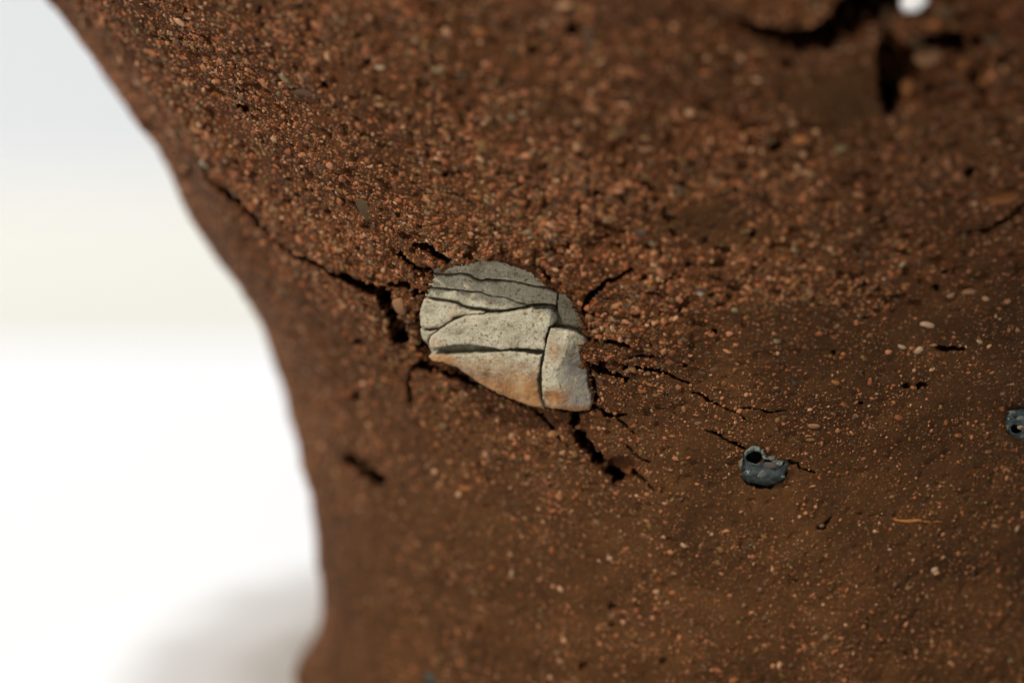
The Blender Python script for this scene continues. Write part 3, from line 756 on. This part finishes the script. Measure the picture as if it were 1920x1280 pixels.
# the stone's own body behind the split slabs
core_poly = [(640 + x / 3, 400 + y / 3) for x, y in [(520, 330), (640, 295), (800, 262), (960, 262), (1070, 300), (1140, 390), (1270, 460), (1330, 570), (1360, 660), (1380, 715), (1335, 775), (1375, 880), (1400, 1010), (1385, 1090), (1290, 1095), (1145, 1080), (1000, 1040), (850, 975), (740, 905), (640, 840), (530, 800), (505, 770), (465, 690), (455, 570), (490, 450), (520, 380)]]
sme = fragment(core_poly, lambda x, y: -33 - 0.05 * (y - 632), 50, 400, rnd=6, name='split_stone', step=4)
stone = link('split_stone', sme, label='pale cream stone split into slabs, embedded in the brown clay pot', cat='stone')
for k, key in enumerate(FR):
    jit = 0.8 if key in ('upper', 'lower', 'top') else 1.25
    f = fragment(FR[key], HF[key], 34, 500 + 37 * k, rnd={'low': 3.0, 'right': 4.5, 'left': 4.0, 'corner': 7, 'main': 2.0}.get(key, 1.6), jit=jit, shrink=0.5, inset=0.85,
                 stain={'low': st_low, 'right': st_right, 'main': st_main, 'left': st_left}.get(key), cool={'right': co_right, 'main': co_main}.get(key), relief=1.15)
    o = link('fragment', f, stone)
    if key in FLAB: o['label'] = FLAB[key]

# clay crumbs packed into the gap round the stone
NC = 900
tot = resample(STONE_OUT, 0.5, 0, 1)
pk = tot[rng.integers(0, len(tot), NC)] + rng.normal(0, 3.2, (NC, 2))
keep = ~((pk[:, 0] < 800) & (pk[:, 1] > 560) & (rng.random(NC) < 0.6)) & ~((pk[:, 1] > 690) & (rng.random(NC) < 0.75)) & (n2(pk[:, 0], pk[:, 1], 26, 88) > -0.35)
pk = pk[keep]; nc_ = len(pk)
cb = surf_hit(pk[:, 0], pk[:, 1]); cn = wall_normal(cb)
inside = poly_sdf(pk[:, 0], pk[:, 1], STONE_OUT)
rc = np.clip(np.exp(rng.normal(0.85, 0.45, nc_)), 1.1, 6)
off = np.where(pk[:, 1] < 560, 5, 3) + np.where(inside < 0, -4.0, 1.0) + rng.normal(0, 2.5, nc_)
cc_ = cb + cn * off[:, None]
cv = cc_[:, None] + IV[None] * (1 + rng.uniform(-0.32, 0.32, (nc_, len(IV), 1))) * rc[:, None, None] * np.array([1.25, 1.0, 0.85])
cf = IF[None] + (np.arange(nc_) * len(IV))[:, None, None]
cm = mesh('crumbs', cv.reshape(-1, 3), cf.reshape(-1, 3), M_CLAY, False)
fattr(cm, 'red', np.repeat(rng.uniform(0.2, 1, nc_), len(IV)))
link('crumbs', cm, pot, kind='stuff')

# ------------------------------------------------------------------ two lumps of glassy slag
def local_frame(px, py):
    c = surf_hit(np.array([float(px)]), np.array([float(py)]))[0]
    n = wall_normal(c[None])[0]
    return c, n
def make_slag(outline, hole, dome, seed, extras, label):
    cx_, cy_ = np.mean(outline, 0)
    c, n = local_frame(cx_, cy_)
    def ptf(px, py, h):
        v_ = ray(px, py)
        t = ((c + n * np.asarray(h)[..., None] - CAM) * n).sum(-1) / (v_ @ n)
        return CAM + v_ * t[..., None]
    def hf(x, y):
        d = -poly_sdf(x, y, outline)
        h = dome * (1 - np.exp(-np.maximum(d, 0) / 9.0)) + 7.0 * n2(x, y, 21, seed) + 3.0 * n2(x, y, 9, seed + 1) + 1.2 * n2(x, y, 4, seed + 8)
        hx, hy, hr = hole
        q = np.hypot((x - hx) * 0.9, (y - hy) * 1.1) + 4.6 * n2(x, y, 14, seed + 3) + 1.2 * n2(x, y, 5, seed + 9)
        h = h + 1.5 * np.exp(-((q - hr * 1.15) / 3.0) ** 2) - 60 * sstep(hr * 1.02, hr * 0.84, q)
        return h
    m_ = fragment(outline, hf, 16, seed, rnd=5, jit=1.0, step=1.3, ptf=ptf, mat=M_SLAG, name='slag_lump', relief=0.5)
    o = link('slag_lump', m_, label=label, cat='slag', group='glassy slag lumps stuck in the clay wall')
    for (nm, kind, x, y, rx, ry, hh, mat) in extras:
        p = ptf(np.array([float(x)]), np.array([float(y)]), np.array([hh]))[0]
        mm = lump_mesh(int(x + y) % 90 + 60, mat); mm.name = nm
        place(mm, nm, p, n, min(rx, ry), 0.0 if rx >= ry else math.pi / 2, o, kind, max(rx, ry) / min(rx, ry))
    return o, ptf, n
def Z3(l): return [(1360 + x / 10.67, 810 + y / 10.67) for x, y in l]
ol = Z3([(285, 600), (330, 490), (390, 390), (470, 325), (545, 295), (660, 320), (740, 370), (800, 470), (850, 520), (960, 530), (1050, 600), (1150, 600), (1235, 565), (1290, 645), (1230, 740), (1205, 880), (1150, 960), (1010, 1040), (830, 1075), (620, 1050), (450, 1000), (335, 915), (308, 840), (325, 740), (280, 665)])
def q3(x, y): return 1360 + x / 10.67, 810 + y / 10.67
ex = []
def add(nm, flat, x, y, rx, ry, h, mat):
    a, b_ = q3(x, y); ex.append((nm, flat, a, b_, rx / 10.67, ry / 10.67, h, mat))
add('nodule', 0.6, 755, 835, 95, 90, 12.5, M_NODULE)
add('nodule', 0.5, 412, 830, 62, 85, 7.5, M_NODULE)
add('nodule', 0.5, 1160, 890, 45, 40, 8, M_NODULE)
add('ochre_crescent', 0.5, 700, 870, 60, 34, 13.5, M_OCHRE)
add('clay_smear', 0.22, 900, 655, 165, 100, 11, M_FILL)
hx, hy = q3(590, 490)
slag, slag_pt, _ = make_slag(ol, (hx, hy, 13.6), 15, 900, ex, 'blue grey glassy slag lump with a round bubble hole, right below the stone')
rim = Z3([(390, 470), (385, 420), (430, 350), (480, 320), (548, 292), (660, 312), (750, 365), (808, 448), (862, 505), (960, 524), (1060, 592), (1150, 602), (1150, 650), (1085, 668), (1010, 640), (950, 590), (880, 556), (800, 536), (745, 500), (722, 440), (670, 385), (590, 366), (520, 384), (450, 432)])
me_ = fragment(rim, lambda x, y: 13 + 3.2 * n2(x, y, 6, 971) + 2 * n2(x, y, 3, 972), 10, 970, rnd=3.5, jit=1.6, step=1.1, ptf=slag_pt, mat=M_SLAG_PALE, name='crust', relief=1.6)
link('crust', me_, slag)
rim = Z3([(300, 560), (345, 520), (352, 600), (340, 700), (322, 745), (280, 665)])
me_ = fragment(rim, lambda x, y: 9 + 2.5 * n2(x, y, 6, 973), 8, 975, rnd=3.0, jit=1.2, step=1.1, ptf=slag_pt, mat=M_SLAG_PALE, name='crust', relief=1.4)
link('crust', me_, slag)
ol2 = [(1884, 790), (1888, 775), (1900, 766), (1915, 764), (1935, 768), (1950, 785), (1948, 805), (1935, 822), (1915, 826), (1900, 822), (1889, 810)]
ex2 = [('crust', 0.7, 1915, 783, 9, 6, 9, M_SLAG_PALE), ('crust', 0.7, 1914, 800, 8, 5, 9, M_PEB['cream']), ('crust', 0.6, 1890, 800, 4, 7, 7, M_SLAG_PALE), ('crust', 0.6, 1918, 815, 6, 5, 8, M_SLAG_PALE), ('crust', 0.6, 1899, 772, 8, 4, 8, M_SLAG_PALE)]
make_slag(ol2, (1904, 804, 9.5), 9, 960, ex2, 'pale crusted slag lump with a black hole, at the right edge')

# ------------------------------------------------------------------ straw, and the white chip in the gouge
c, n = local_frame(1720, 975)
pts = [surf_hit(np.array([x]), np.array([y]))[0] for x, y in ((1676, 973), (1690, 975), (1706, 976), (1722, 974), (1740, 977), (1765, 976))]
wid = [0.9, 2.6, 3.2, 2.2, 3.2, 1.0]
V = []; F = []
STRAW_H = []
for x, y in ((1676, 973), (1690, 975), (1706, 976), (1722, 974), (1740, 977), (1765, 976)):
    STRAW_H.append(disp.ravel()[((PXm - x) ** 2 + (PY - y) ** 2).argmin()] + 0.2)
for k, p in enumerate(pts):
    nrm = wall_normal(p[None])[0]
    for a in range(8):
        an_ = a / 8 * 2 * math.pi
        V.append(p + nrm * (STRAW_H[k] + 1.5 * math.sin(an_)) + np.array([0, 0, 1.0]) * wid[k] * math.cos(an_) * (1 + 0.3 * random.uniform(-1, 1)))
for k in range(len(pts) - 1):
    for a in range(8):
        F.append([k * 8 + a, k * 8 + (a + 1) % 8, (k + 1) * 8 + (a + 1) % 8, (k + 1) * 8 + a])
F.append(list(range(8))[::-1]); F.append([(len(pts) - 1) * 8 + a for a in range(8)])
link('straw_fibre', mesh('straw_fibre', V, F, M_STRAW), label='short orange straw fibre lying flat in the lower right clay', cat='straw')

c, n = local_frame(1713, -13)
mm = lump_mesh(77, M_CHIP); mm.name = 'white_chip'
o = place(mm, 'white_chip', c + n * 18, n, 21, math.pi / 2 - .55, None, 0.6, 1.7)
o['label'] = 'small bright white chip lodged in the crumbling gouge at the top'; o['category'] = 'stone chip'
